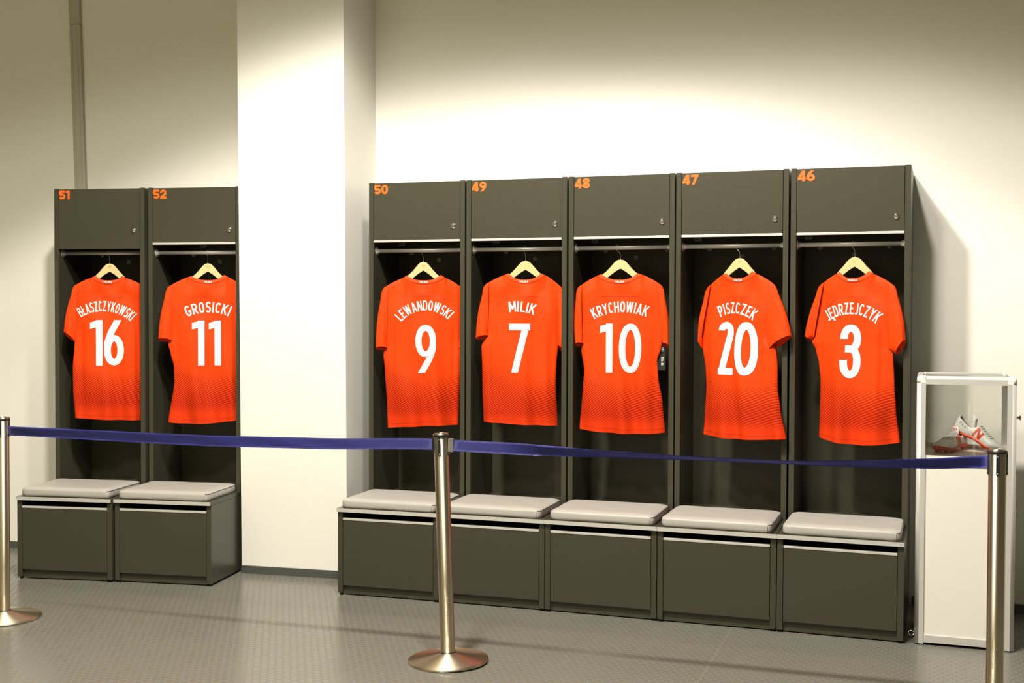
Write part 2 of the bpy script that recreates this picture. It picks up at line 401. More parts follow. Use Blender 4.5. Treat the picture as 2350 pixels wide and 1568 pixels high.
for i, (no, ox, oy, psi) in enumerate(UN):
    side = 'left of the white pillar' if no in ('51', '52') else 'right of the white pillar'
    t = thing('wardrobe_locker', 'dark grey wardrobe locker numbered %s, %s' % (no, PLACE[no]), 'locker', (ox, oy, 0), psi, 'numbered wardrobe lockers')
    g = .0012
    if i == 0:
        for x in (g, W-TH-g):
            obj('side_panel', bxm(x, x+TH, 0, D, 0, H, bev=.0012, seg=1), m_lam, t)
        obj('back_panel', bxm(TH, W-TH, D-.010, D-.001, .02, H-.004), m_lam, t)
        obj('top_panel', bxm(TH+g, W-TH-g, .021, D-.010, H-.022, H-.001), m_lam, t)
        obj('shelf', bxm(TH+g, W-TH-g, .021, D-.010, 1.856, 1.876), m_lam, t)
        obj('seat_level_floor', bxm(TH+g, W-TH-g, .004, D-.010, ZB-.022, ZB-.001), m_lam, t)
        # hanging rail and its flanges
        bm = bmesh.new(); lathe(bm, [(.0112, TH+.004), (.0112, W-TH-.004)], 24, (0, .052, 1.779), 'x'); obj('hanging_rail', bm, m_steel, t)
        for s_, x in ((1, TH+g), (-1, W-TH-g)):
            bm = bmesh.new(); lathe(bm, [(.0235, 0), (.0235, s_*.0028), (.0210, s_*.0036), (.0155, s_*.0038), (.0155, s_*.010), (.0130, s_*.0105), (.0130, s_*.017), (.011, s_*.0175)], 28, (x, .052, 1.779), 'x'); obj('rail_flange', bm, m_steel, t)
        for x, z in ((.105, 1.784), (.272, 1.7425), (.439, 1.785)):
            bm = bmesh.new(); lathe(bm, [(.0135, 0), (.0135, -.002), (.011, -.0035)], 24, (x, D-.010, z), 'y'); obj('screw_cover', bm, m_disc, t)
        proto = t
    else:
        for ch in proto.children:
            if ch.name.split('.')[0] in ('side_panel', 'back_panel', 'top_panel', 'shelf', 'seat_level_floor', 'hanging_rail', 'rail_flange', 'screw_cover'):
                dup_part(ch, t)
    # door with number, lock and (all but 51) a pale strip below
    z0 = 1.800 if no == '51' else 1.8345
    dr = obj('door', bxm(TH+g+.002, W-TH-g-.002, .001, .019, z0, H-.003, bev=.001, seg=1), m_lam, t)
    if no != '51':
        obj('edge_strip', bxm(TH+g+.002, W-TH-g-.002, -.002, .020, 1.8225, 1.834, bev=.001), m_edge, dr, label='pale metallic strip under the door')
    digits(no, .0325, 2.081 if no != '51' else 2.083, .0505, .76, .245, .07, -.0006, m_orange, 'door_number', dr)
    lk = bmesh.new(); lathe(lk, [(.0145, .001), (.0145, -.002), (.0125, -.005), (.0085, -.0055), (.0085, -.009), (.0065, -.010), (.001, -.0085)], 28, (.485, 0, 1.904), 'y')
    lo = obj('lock', lk, m_chrome, dr, label='round chrome cylinder lock')
    # small stock plate at the back, just under the door
    px = .165 if no == '51' else (.150 if no == '52' else .028)
    zt = 1.816
    bm = bxm(px, px+.036, D-.0125, D-.0102, zt+.008, zt+.031)
    pl = obj('stock_plate', bm, m_tagp, t, label='small grey plate with black figures')
    digits(STOCK[no], px+.004, zt+.013, .013, .50, .16, .14, D-.0128, m_tagink, 'plate_figures', pl)

    # bench in front of the locker
    b = thing('locker_bench', 'dark grey drawer bench under locker %s, %s' % (no, PLACE[no]), 'bench', (ox, oy, 0), psi, 'storage benches under the lockers')
    if i == 0:
        F = -BD
        for x in (g, W-TH-g): obj('side_panel', bxm(x, x+TH, F, -.001, .012, ZB-.020, bev=.001, seg=1), m_lam, b)
        for x in (g+.003, W-TH-g+.003):
            for y in (F+.008, -.04):
                bm = bmesh.new(); lathe(bm, [(.009, 0), (.009, .0118)], 16, (x+.010, y+.012, 0)); obj('foot', bm, m_black, b)
        obj('top_board', bxm(g-.001, W-g+.001, F-.012+.0, -.001, ZB-.0195, ZB, bev=.0008, seg=1), [m_lam], b)
        obj('edge_strip', bxm(g-.001, W-g+.001, F-.0135, F-.0118, ZB-.0192, ZB-.0003), m_edge, b, label='pale strip along the front edge of the seat board')
        dv = obj('drawer_front', bxm(TH+g+.002, W-TH-g-.002, F+.001, F+.019, .052, .386, bev=.001, seg=1), m_lam, b)
        obj('drawer_edge_strip', bxm(TH+g+.002, W-TH-g-.002, F-.001, F+.020, .3862, .3975, bev=.001), m_edge, dv, label='pale strip along the top of the drawer front')
        obj('drawer_box', bxm(TH+.012, W-TH-.012, F+.020, -.03, .06, .35), m_gap, dv)
        obj('plinth', bxm(TH+g, W-TH-g, F+.016, F+.034, .006, .050), m_lam, b)
        obj('back_board', bxm(TH+g, W-TH-g, -.014, -.003, .012, ZB-.02), m_gap, b)
        bproto = b
    else:
        for ch in bproto.children: dup_part(ch, b)
    # cushion
    cth = thing('seat_cushion', 'light grey seat cushion below locker %s, %s' % (no, PLACE[no]), 'cushion', (ox, oy, ZB), psi, 'seat cushions on the benches')
    random.seed(40+i); dx = random.uniform(-.003, .003); dyy = random.uniform(-.004, .004)
    cth.rotation_euler.z += random.uniform(-.008, .008)
    cx0, cx1, cy0, cy1, hh = .021+dx, .529+dx, -BD+.004+dyy, -.006, .050
    bm = bmesh.new(); nx, ny, nzs = 28, 22, 0
    def ctop(u, v):
        e = min(1, (1-abs(u))/.16); f = min(1, (1-abs(v))/.22)
        return hh*(.80+.20*math.sin(e*math.pi/2)**.8*math.sin(f*math.pi/2)**.8)+.0008*math.sin(u*9+i)*math.sin(v*7)
    def cpt(u, v):
        # rounded corners in plan
        x = (cx0+cx1)/2+u*(cx1-cx0)/2; y = (cy0+cy1)/2+v*(cy1-cy0)/2
        r = .028; ax, ay = (cx1-cx0)/2-r, (cy1-cy0)/2-r
        qx, qy = abs(x-(cx0+cx1)/2)-ax, abs(y-(cy0+cy1)/2)-ay
        if qx > 0 and qy > 0:
            l = max(qx, qy)/math.hypot(qx, qy)
            x = (cx0+cx1)/2+math.copysign(ax+qx*l, u); y = (cy0+cy1)/2+math.copysign(ay+qy*l, v)
        return x, y
    def lin(n): return [-math.cos(math.pi*k/n) for k in range(n+1)]
    grid = [[bm.verts.new((*cpt(u, v), ctop(u, v))) for u in lin(nx)] for v in lin(ny)]
    for a in range(ny):
        for c_ in range(nx):
            f = bm.faces.new((grid[a][c_], grid[a][c_+1], grid[a+1][c_+1], grid[a+1][c_])); f.smooth = True
    rim = grid[0]+[grid[a][nx] for a in range(1, ny+1)]+grid[ny][nx-1::-1]+[grid[a][0] for a in range(ny-1, 0, -1)]
    prev = rim
    ctr = Vector(((cx0+cx1)/2, (cy0+cy1)/2, 0))
    for zf, grow in ((.62, .0025), (.30, .0030), (.08, .0015), (0.0, -.004)):
        ring = []
        for v in rim:
            d = Vector((v.co.x-ctr.x, v.co.y-ctr.y, 0)).normalized()
            ring.append(bm.verts.new((v.co.x+d.x*grow, v.co.y+d.y*grow, hh*zf)))
        for k in range(len(rim)):
            f = bm.faces.new((prev[k], prev[(k+1) % len(rim)], ring[(k+1) % len(rim)], ring[k])); f.smooth = True
        prev = ring
    bm.faces.new(prev)
    rimco = [v.co.copy() for v in rim]
    pad = obj('pad', bm, m_cush, cth)
    bm = bmesh.new()
    rr = [p for p in rimco if p.x > cx1-.035 and p.y < cy1-.01]
    rr = sorted(rr, key=lambda p: (p.y, p.x)); rr = [p for p in rr if p.x > cx1-.02 or p.y > cy0+.02]
    tube(bm, [(p.x+.0012, p.y, p.z-.0035) for p in rr], .0020, 6); obj('seam', bm, m_seam, cth, label='dark seam along the right edge')
    bm = bmesh.new(); xs = cx1-.019
    tube(bm, [(xs, cy0+.002, .0395), (xs+.001, cy0-.0022, .030), (xs+.001, cy0-.003, .012), (xs, cy0, .001)], .0016, 6); obj('corner_welt', bm, m_cush, cth)

# ------------------------------------------------------------------ jerseys on hangers
SHIRTS = {
    '51': {'x': -1.5308, 'y': -0.2835, 'a': 0.5907, 'yawloc': 24, 'hx': 0.309, 'crown': [0.0027, 1.7187], 'nL': [-0.1005, 1.6371], 'nR': [0.0904, 1.6391], 'pkL': [-0.0747, 1.6509], 'pkR': [0.0715, 1.6501], 'cm': [-0.0068, 1.6021], 'sL': [-0.1871, 1.5894], 'sR': [0.1925, 1.5894], 'cLo': [-0.2452, 1.328], 'cLi': [-0.1853, 1.2761], 'aL': [-0.1863, 1.3107], 'hL': [-0.1864, 0.8433], 'hm': [-0.008, 0.8309], 'hR': [0.1918, 0.8253], 'cRo': [0.2304, 1.328], 'cRi': [0.1907, 1.2761], 'aR': [0.1917, 1.3107], 'bL': [[-0.1889, 1.2514], [-0.1989, 1.1255], [-0.1973, 0.9895]], 'bR': [[0.1943, 1.2514], [0.2043, 1.1255], [0.2027, 0.9895]], 'nb': [[-0.1028, -0.0272, 0.0793], 1.1406, 1.3975, 1.1421, 1.3972], 'nm': [[-0.1576, 1.4428], [-0.0168, 1.4768], [0.1299, 1.415]], 'nh': 0.0583, 'num': '16', 'name': 'BŁASZCZYKOWSKI'},
    '52': {'x': -0.9449, 'y': -0.1778, 'a': 0.5754, 'yawloc': 24, 'hx': 0.338, 'crown': [-0.0019, 1.718], 'nL': [-0.1162, 1.6386], 'nR': [0.1092, 1.6433], 'pkL': [-0.0927, 1.6474], 'pkR': [0.0865, 1.6554], 'cm': [-0.0015, 1.6031], 'sL': [-0.2196, 1.5793], 'sR': [0.199, 1.5793], 'cLo': [-0.2706, 1.2926], 'cLi': [-0.1973, 1.2827], 'aL': [-0.2065, 1.3143], 'hL': [-0.2188, 0.8293], 'hm': [-0.0479, 0.8212], 'hR': [0.199, 0.8432], 'cRo': [0.199, 1.2926], 'cRi': [0.1935, 1.2827], 'aR': [0.199, 1.3143], 'bL': [[-0.2184, 1.2657], [-0.2046, 1.2096], [-0.1884, 1.1437], [-0.1864, 1.051]], 'bR': [[0.199, 1.2657], [0.199, 1.2096], [0.1846, 1.1437], [0.1826, 1.051]], 'nb': [[-0.0891, 0.0021, 0.0676], 1.1467, 1.3975, 1.1479, 1.3972], 'nm': [[-0.1105, 1.4509], [-0.0018, 1.4733], [0.1159, 1.4505]], 'nh': 0.06, 'num': '11', 'name': 'GROSICKI'},
    '50': {'x': 0.3113, 'y': -0.0644, 'a': 0.4345, 'yawloc': 22, 'hx': 0.289, 'crown': [0.0055, 1.7169], 'nL': [-0.1047, 1.6306], 'nR': [0.1252, 1.6331], 'pkL': [-0.0848, 1.6447], 'pkR': [0.0994, 1.6493], 'cm': [0.0075, 1.5974], 'sL': [-0.2077, 1.5738], 'sR': [0.2187, 1.5738], 'cLo': [-0.2469, 1.2535], 'cLi': [-0.1866, 1.2536], 'aL': [-0.1936, 1.3002], 'hL': [-0.1831, 0.8287], 'hm': [-0.0068, 0.8386], 'hR': [0.1941, 0.842], 'cRo': [0.2486, 1.2535], 'cRi': [0.1976, 1.2536], 'aR': [0.2046, 1.3002], 'bL': [[-0.2075, 1.2232], [-0.1993, 1.1508], [-0.1873, 0.9427]], 'bR': [[0.2185, 1.2232], [0.2103, 1.1508], [0.1983, 0.9427]], 'nb': [[-0.037, 0.0725], 1.1223, 1.3808, 1.1225, 1.3806], 'nm': [[-0.1245, 1.4224], [0.0098, 1.4841], [0.1513, 1.4319]], 'nh': 0.0537, 'num': '9', 'name': 'LEWANDOWSKI'},
    '49': {'x': 0.8872, 'y': -0.044, 'a': 0.2355, 'yawloc': 12, 'hx': 0.309, 'crown': [0.0025, 1.7162], 'nL': [-0.1093, 1.6439], 'nR': [0.1076, 1.6428], 'pkL': [-0.0864, 1.6531], 'pkR': [0.0848, 1.6519], 'cm': [-0.0039, 1.5985], 'sL': [-0.2088, 1.5913], 'sR': [0.1943, 1.5726], 'cLo': [-0.2578, 1.3092], 'cLi': [-0.1887, 1.3233], 'aL': [-0.198, 1.3393], 'hL': [-0.2152, 0.8767], 'hm': [-0.0312, 0.8652], 'hR': [0.1734, 0.8596], 'cRo': [0.2025, 1.2481], 'cRi': [0.1728, 1.2729], 'aR': [0.175, 1.307], 'bL': [[-0.2277, 1.2705], [-0.2235, 1.1584], [-0.2213, 1.0302]], 'bR': [[0.1751, 1.2843], [0.1664, 1.191], [0.1623, 1.075]], 'nb': [[-0.0806, 0.0299], 1.1353, 1.3905, 1.1344, 1.39], 'nm': [[-0.0639, 1.4789], [-0.012, 1.4786], [0.0422, 1.4667]], 'nh': 0.0546, 'num': '7', 'name': 'MILIK'},
    '48': {'x': 1.3805, 'y': -0.0365, 'a': 0.0768, 'yawloc': 4, 'hx': 0.245, 'crown': [0.0165, 1.7184], 'nL': [-0.1073, 1.6355], 'nR': [0.1312, 1.641], 'pkL': [-0.0825, 1.6465], 'pkR': [0.1056, 1.65], 'cm': [0.0167, 1.5951], 'sL': [-0.2029, 1.5741], 'sR': [0.229, 1.5824], 'cLo': [-0.2164, 1.2823], 'cLi': [-0.1714, 1.2872], 'aL': [-0.1807, 1.3207], 'hL': [-0.1922, 0.8517], 'hm': [0.0231, 0.8365], 'hR': [0.2477, 0.8441], 'cRo': [0.2713, 1.2784], 'cRi': [0.2339, 1.2912], 'aR': [0.2336, 1.3308], 'bL': [[-0.185, 1.2647], [-0.1685, 1.1529], [-0.1771, 1.0406]], 'bR': [[0.2252, 1.2691], [0.2058, 1.2072], [0.2129, 1.1147], [0.2335, 1.0048]], 'nb': [[-0.0828, 0.0169, 0.1301], 1.1442, 1.394, 1.1408, 1.3928], 'nm': [[-0.1154, 1.4462], [0.0173, 1.4788], [0.1489, 1.4581]], 'nh': 0.0555, 'num': '10', 'name': 'KRYCHOWIAK'},
    '47': {'x': 1.9862, 'y': -0.0351, 'a': -0.3323, 'yawloc': -19, 'hx': 0.296, 'crown': [0.0143, 1.7183], 'nL': [-0.0791, 1.6375], 'nR': [0.1118, 1.6386], 'pkL': [-0.0563, 1.6469], 'pkR': [0.086, 1.6539], 'cm': [0.0182, 1.5984], 'sL': [-0.1603, 1.5702], 'sR': [0.2016, 1.5835], 'cLo': [-0.2041, 1.3184], 'cLi': [-0.1851, 1.2705], 'aL': [-0.1855, 1.3253], 'hL': [-0.1799, 0.8405], 'hm': [0.0439, 0.8315], 'hR': [0.2679, 0.8453], 'cRo': [0.2925, 1.341], 'cRi': [0.1821, 1.2719], 'aR': [0.1723, 1.3308], 'bL': [[-0.185, 1.2618], [-0.1695, 1.1798], [-0.1652, 1.0805], [-0.1737, 0.9046]], 'bR': [[0.214, 1.2768], [0.2213, 1.1804], [0.2226, 1.0847], [0.2383, 0.9841]], 'nb': [[-0.0857, 0.0044, 0.1264], 1.1445, 1.4054, 1.137, 1.4038], 'nm': [[-0.0776, 1.4591], [0.0131, 1.4742], [0.1026, 1.4424]], 'nh': 0.0557, 'num': '20', 'name': 'PISZCZEK'},
    '46': {'x': 2.5369, 'y': -0.0383, 'a': -0.2953, 'yawloc': -16, 'hx': 0.289, 'crown': [0.0081, 1.7168], 'nL': [-0.0845, 1.6378], 'nR': [0.1037, 1.6345], 'pkL': [-0.0619, 1.6477], 'pkR': [0.0806, 1.6504], 'cm': [0.0051, 1.5957], 'sL': [-0.1604, 1.58], 'sR': [0.1993, 1.5762], 'cLo': [-0.2334, 1.3281], 'cLi': [-0.2032, 1.3179], 'aL': [-0.1878, 1.3373], 'hL': [-0.1609, 0.8478], 'hm': [0.0386, 0.8251], 'hR': [0.2318, 0.8464], 'cRo': [0.256, 1.3233], 'cRi': [0.213, 1.2585], 'aR': [0.1841, 1.2854], 'bL': [[-0.2009, 1.3095], [-0.1805, 1.2716], [-0.1644, 1.2071], [-0.1561, 1.1302], [-0.1561, 1.037]], 'bR': [[0.1967, 1.255], [0.2038, 1.1082], [0.2118, 0.9983]], 'nb': [[-0.0472, 0.0509], 1.1409, 1.3966, 1.1375, 1.3957], 'nm': [[-0.1205, 1.4377], [0.0064, 1.4731], [0.1288, 1.4301]], 'nh': 0.0561, 'num': '3', 'name': 'JĘDRZEJCZYK'}}

def interp(pts, z):      # pts sorted by z descending, (x, z)
    if z >= pts[0][1]: return pts[0][0]
    if z <= pts[-1][1]: return pts[-1][0]
    for a, b in zip(pts, pts[1:]):
        if b[1] <= z <= a[1]:
            t = (a[1]-z)/max(1e-6, a[1]-b[1]); t = t*t*(3-2*t)*.5+t*.5
            return a[0]+(b[0]-a[0])*t
LOOK = {'51': ('dim red', 'in shade'), }
CW = {'I': .15, 'L': .40, 'Ł': .42, 'E': .42, 'Ę': .42, 'A': .54, 'B': .48, 'C': .47, 'D': .48, 'G': .50, 'H': .50, 'J': .36, 'K': .50, 'M': .62,
      'N': .52, 'O': .49, 'P': .45, 'R': .48, 'S': .46, 'W': .74, 'Y': .50, 'Z': .46}
SHIRTS['50']['y'] += .004; SHIRTS['49']['y'] += .001
for no, q in SHIRTS.items():
    rnd = random.Random(int(no)*7+1)
    av = q['a']
    hg = thing('clothes_hanger', 'pale wooden hanger on the rail of locker %s, %s' % (no, PLACE[no]), 'hanger', (q['x'], q['y'], 0), av, 'wooden hangers on the rails')
    cx, cz = q['crown']
    # wooden arch
    def armtop(x):   # outer line
        d = abs(x-cx)
        return cz-.0010-.0012*(d/.01)**2 if d < .018 else (cz-.0049-(d-.018)*.62-.10*(d-.018)*max(0, .06-d) if d < .2 else 0)
    out = []
    prof = [(0, 0), (.012, -.001), (.022, -.0055), (.032, -.014), (.044, -.027), (.060, -.045), (.078, -.062), (.100, -.078), (.130, -.096), (.160, -.112), (.175, -.120)]
    inn = [(.177, -.140), (.160, -.144), (.130, -.131), (.100, -.113), (.060, -.084), (.030, -.062), (.004, -.0465), (0, -.0435)]
    k = .90 if no in ('51', '52', '50') else .97
    lim = min(.165, q['sR'][0]-cx-.045, cx-q['sL'][0]-.035)
    def sh_line(x):
        if x < cx: a_, b_ = q['sL'], q['nL']; t = (x-a_[0])/(b_[0]-a_[0])
        else: a_, b_ = q['sR'], q['nR']; t = (a_[0]-x)/(a_[0]-b_[0])
        return a_[1]+(b_[1]-a_[1])*max(0, min(1, t))**.85 if t < 1 else 9
    sc_ = lambda P: [(min(a*k, lim), b) for a, b in P]
    pr, inn = sc_(prof), sc_(inn)
    pr = [(a, min(b, sh_line(cx+a)-cz-.009, sh_line(cx-a)-cz-.009)) for a, b in pr]
    prl = lambda a: next((p0[1]+(p1[1]-p0[1])*(a-p0[0])/max(1e-6, p1[0]-p0[0]) for p0, p1 in zip(pr, pr[1:]) if p0[0] <= a <= p1[0]), pr[-1][1])
    inn = [(a, min(b, prl(a)-.018)) for a, b in inn]
    poly = [(cx+a, cz+b) for a, b in pr]+[(cx+a, cz+b) for a, b in inn]+[(cx-a, cz+b) for a, b in inn[::-1][1:]]+[(cx-a, cz+b) for a, b in pr[::-1][:-1]]
    bm = bmesh.new(); prism(bm, poly, -.0045, .0045, .0015); obj('wooden_arch', bm, m_wood, hg)
    bm = bmesh.new()
    hk = [(cx, 0, cz-.004), (cx, 0, cz+.022), (cx-.001, 0, cz+.028), (cx*.5, 0, cz+.038), (-.0125, 0, 1.7785-.004), (-.0135, 0, 1.7805)]
    for a in range(170, -31, -20): hk.append((.0132*math.cos(math.radians(a)), 0, 1.779+.0132*math.sin(math.radians(a))))
    tube(bm, hk, .0014, 8); obj('wire_hook', bm, m_wire, hg)
    if no not in ('49', '48'):
        bm = bmesh.new(); tube(bm, [(cx-.010, -.0047, cz-.020), (cx-.004, -.0049, cz-.0165), (cx+.004, -.0049, cz-.0170), (cx+.011, -.0047, cz-.0185)], .0008, 5)
        tube(bm, [(cx-.006, -.0047, cz-.026), (cx-.001, -.0049, cz-.0235), (cx+.003, -.0047, cz-.0245)], .0006, 5); obj('burnt_mark', bm, m_stamp, hg)

    sh = thing('football_shirt', 'red shirt with white number %s in the locker %s' % (q['num'], PLACE[no]), 'shirt', (q['x'], q['y'], 0), av, 'football shirts hanging in the lockers')
    EL = [(q['sL'][0]+.014, q['sL'][1]), (q['aL'][0]-.0, q['aL'][1])]+[tuple(p) for p in q['bL']]+[tuple(q['hL'])]
    ER = [(q['sR'][0]-.014, q['sR'][1]), (q['aR'][0], q['aR'][1])]+[tuple(p) for p in q['bR']]+[tuple(q['hR'])]
    # pull the body in a little beside the sleeves
    hl, hm, hr = q['hL'], q['hm'], q['hR']
    nL, nR, cm = q['nL'], q['nR'], q['cm']
    def zhem(u):
        m0 = (hl[1]+hr[1])/2; t = (u+1)/2
        return hl[1]*(1-t)+hr[1]*t+(hm[1]-((hl[1]+hr[1])/2))*(1-u*u)
    def ztop(x):
        if x < nL[0]:
            t = (x-q['sL'][0])/(nL[0]-q['sL'][0]); t = max(0, min(1, t)); return q['sL'][1]+(nL[1]-q['sL'][1])*(t**.85)+.002*math.sin(math.pi*t)
        if x > nR[0]:
            t = (q['sR'][0]-x)/(q['sR'][0]-nR[0]); t = max(0, min(1, t)); return q['sR'][1]+(nR[1]-q['sR'][1])*(t**.85)+.002*math.sin(math.pi*t)
        if x < cm[0]: s_ = (cm[0]-x)/(cm[0]-nL[0]); return cm[1]+(nL[1]-cm[1])*s_**2.3
        s_ = (x-cm[0])/(nR[0]-cm[0]); return cm[1]+(nR[1]-cm[1])*s_**2.3
    ph = [rnd.uniform(0, 6.28) for _ in range(8)]; kk = [rnd.uniform(.85, 1.2) for _ in range(8)]
    tilt = 1 if q['yawloc'] > 5 else (-1 if q['yawloc'] < -5 else .3)
    def folds(x, z):
        low = max(0, min(1, (1.45-z)/.6)); hi = max(0, min(1, (z-1.25)/.3))
        f = .0135*max(.26, low)*math.sin(38*kk[0]*x+ph[0]+1.1*math.sin(4*z+ph[6])+2.2*z)+.0062*low*math.sin(58*kk[1]*x+ph[1]+3.5*z)+.0030*math.sin(17*z+14*x*kk[6]+ph[5])
        # pulls from neck corners towards the shoulders and arms
        for sgn, nx_, k_ in ((-1, nL[0], 2), (1, nR[0], 3)):
            a = math.atan2(z-1.70, (x-nx_)); r = math.hypot(x-nx_, z-1.70)
            f += .0046*hi*math.sin(9*kk[k_]*a+ph[k_])*min(1, r/.12)
        # deep vertical folds under the arms
        for sgn, q0 in ((-1, q['aL']), (1, q['aR'])):
            dxx = (x-(q0[0]-sgn*.035))/.016; f += .010*math.exp(-dxx*dxx)*max(0, min(1, (1.42-z)/.12))*max(.35, min(1, (z-.78)/.35))*kk[5]*.8
        return f
    def near(x, z, side=-1):
        xl, xr = interp(EL, z), interp(ER, z); u = max(-1, min(1, (2*x-xl-xr)/(xr-xl)))
        zt_, zb_ = ztop(x), zhem(u); v = max(0, min(1, (z-zb_)/(zt_-zb_)))
        lowf = max(0, min(1, (1.5-z)/.5))
        T0 = (.019+.020*lowf)*max(0, 1-abs(u)**2.6)**.6
        sh_w = 1-max(0, min(1, (x-nL[0]+.006)/.012, (nR[0]+.006-x)/.012))      # 1 over the shoulders, 0 inside the neck opening
        T0 = T0*(1-sh_w*(1-min(1, ((1-v)*12)**.5)))+.003
        edge = max(0, 1-abs(u)**8)
        return side*T0+folds(x, z)*(edge*.85+.15)*min(1, (1-v)*9+.1)*(1 if side < 0 else .8)
    bm = bmesh.new(); uvl = bm.loops.layers.uv.new('UVMap')
    NU, NV = 84, 84
    def sheet(side):
        g = []
        for jv in range(NV+1):
            v = jv/NV; row = []
            for iu in range(NU+1):
                u = -math.cos(math.pi*iu/NU)*.25+(-1+2*iu/NU)*.75; z = 1.2; x = 0
                for _ in range(12):
                    xl, xr = interp(EL, z), interp(ER, z); x = (xl+xr)/2+u*(xr-xl)/2
                    tz = ztop(x)
                    if side > 0 and nL[0] < x < nR[0]: tz -= .045*math.sin(math.pi*(x-nL[0])/(nR[0]-nL[0]))
                    z = zhem(u)+(tz-zhem(u))*v
                row.append(bm.verts.new((x, near(x, z, side), z)))
            g.append(row)
        for jv in range(NV):
            for iu in range(NU):
                f = bm.faces.new((g[jv][iu], g[jv][iu+1], g[jv+1][iu+1], g[jv+1][iu])); f.smooth = True
                for lp in f.loops: lp[uvl].uv = (lp.vert.co.x-cx, lp.vert.co.z)
        return g
    sheet(-1); sheet(1)
    bmesh.ops.remove_doubles(bm, verts=bm.verts, dist=.0004)
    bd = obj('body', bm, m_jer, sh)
    # stitched seams: yoke arc, centre back, hem
    srf = lambda x, z, o=.0008: (x, near(x, z)-o, z)
    def strip(bm, pts, wd, o=.0009):
        for a, b in zip(pts, pts[1:]):
            d = Vector((b[0]-a[0], b[1]-a[1])).normalized(); n = Vector((-d.y, d.x))*wd/2
            vs = [bm.verts.new(srf(a[0]+n.x, a[1]+n.y, o)), bm.verts.new(srf(a[0]-n.x, a[1]-n.y, o)), bm.verts.new(srf(b[0]-n.x, b[1]-n.y, o)), bm.verts.new(srf(b[0]+n.x, b[1]+n.y, o))]
            bm.faces.new(vs)
    bm = bmesh.new(); zy = q['nm'][1][1]+.052
    xw = min(cx-q['sL'][0], q['sR'][0]-cx)-.012
    strip(bm, [(cx+xw*s_, zy-.085*max(0, abs(s_)-.42)**1.5*2.2) for s_ in [k_/24-1 for k_ in range(49)]], .0016)
    obj('yoke_seam', bm, m_stitch, sh); bm = bmesh.new()
    if no in ('50', '47', '46'): strip(bm, [(cx, cm[1]-.004-(cm[1]-zy)*k_/8) for k_ in range(8)], .0012)
    if len(bm.verts): obj('centre_back_seam', bm, m_stitch, sh); bm = bmesh.new()
    hx = [-.97+1.94*k_/40 for k_ in range(41)]
    strip(bm, [((hl[0]+hr[0])/2+u*(hr[0]-hl[0])/2, zhem(u)+.021) for u in hx], .0012)
    obj('hem_seam', bm, m_stitch, sh)
    # collar: a ribbed ring, low at the back, lower at the front
    bm = bmesh.new(); NP = 64; rings = []
    pkL, pkR = q['pkL'], q['pkR']
    for a in range(NP):
        t = 2*math.pi*a/NP; c_ = -math.cos(t); s_ = math.sin(t)
        bx_ = cm[0]+(c_*(nR[0]-cm[0]) if c_ > 0 else -c_*(nL[0]-cm[0]))
        tx_ = cm[0]+(c_*(pkR[0]-cm[0]) if c_ > 0 else -c_*(pkL[0]-cm[0]))
        pe, ne = (pkR, nR) if c_ > 0 else (pkL, nL)
        if s_ >= 0:    # near half (back of the neck)
            zb_ = cm[1]-.001+(ne[1]-cm[1])*abs(c_)**2.3; zt_ = cm[1]+.0215+(pe[1]-cm[1]-.0215)*abs(c_)**2.6
            y0 = -.0185*s_**.5-.003; y1 = -.0155*s_**.5-.001
        else:
            zb_ = ne[1]-.060*(-s_)**.8; zt_ = pe[1]-.046*(-s_)**.8; y0 = .026*(-s_)**.6; y1 = .022*(-s_)**.6
        rings.append([bm.verts.new((bx_, y0+.003, zb_)), bm.verts.new((bx_, y0-.0012, zb_+.0008)), bm.verts.new(((bx_+tx_)/2, (y0+y1)/2-.0022, (zb_+zt_)/2)), bm.verts.new((tx_, y1-.0008, zt_)), bm.verts.new((tx_, y1+.0015, zt_-.0004)), bm.verts.new(((bx_+tx_)/2, (y0+y1)/2+.002, (zb_+zt_)/2))])
    for a in range(NP):
        A, B = rings[a], rings[(a+1) % NP]
        for k_ in range(6):
            f = bm.faces.new((A[k_], A[(k_+1) % 6], B[(k_+1) % 6], B[k_])); f.smooth = True
    obj('collar', bm, m_rib, sh)
    # POLSKA on the collar band
    bm = bmesh.new(); tw = 0; hgt = .0105; word = 'POLSKA'; ws = [CW[c_]*1.25 for c_ in word]; tot = (sum(ws)+.12*5)*hgt; xx = cm[0]-tot/2
    for c_, ww in zip(word, ws):
        def fn(a, b):
            x = xx+a*hgt; s_ = abs(x-cm[0])/(nR[0]-cm[0]); return (x, -.0245, cm[1]+.0058+b*hgt+.018*s_**2.3)
        put_quads(bm, text_quads(c_, ww, .19, .2), fn); xx += (ww+.12)*hgt
    obj('neck_print', bm, m_white, sh, label='small white word on the collar')
    # sleeves
    for sgn in (-1, 1):
        tip, arm, co, ci = (q['sL'], q['aL'], q['cLo'], q['cLi']) if sgn < 0 else (q['sR'], q['aR'], q['cRo'], q['cRi'])
        tip, arm, co, ci = [Vector((p[0], p[1])) for p in (tip, arm, co, ci)]
        tip0 = Vector((tip.x-sgn*.020, ztop(tip.x-sgn*.020)-.0005)); ctl = Vector((tip.x+sgn*.012, tip.y+.006)); arm0 = arm+Vector((-sgn*.004, -.004))
        bm = bmesh.new(); uvl = bm.loops.layers.uv.new('UVMap'); NR, NS = 16, 36; gr = []
        big = no == '47' and sgn > 0
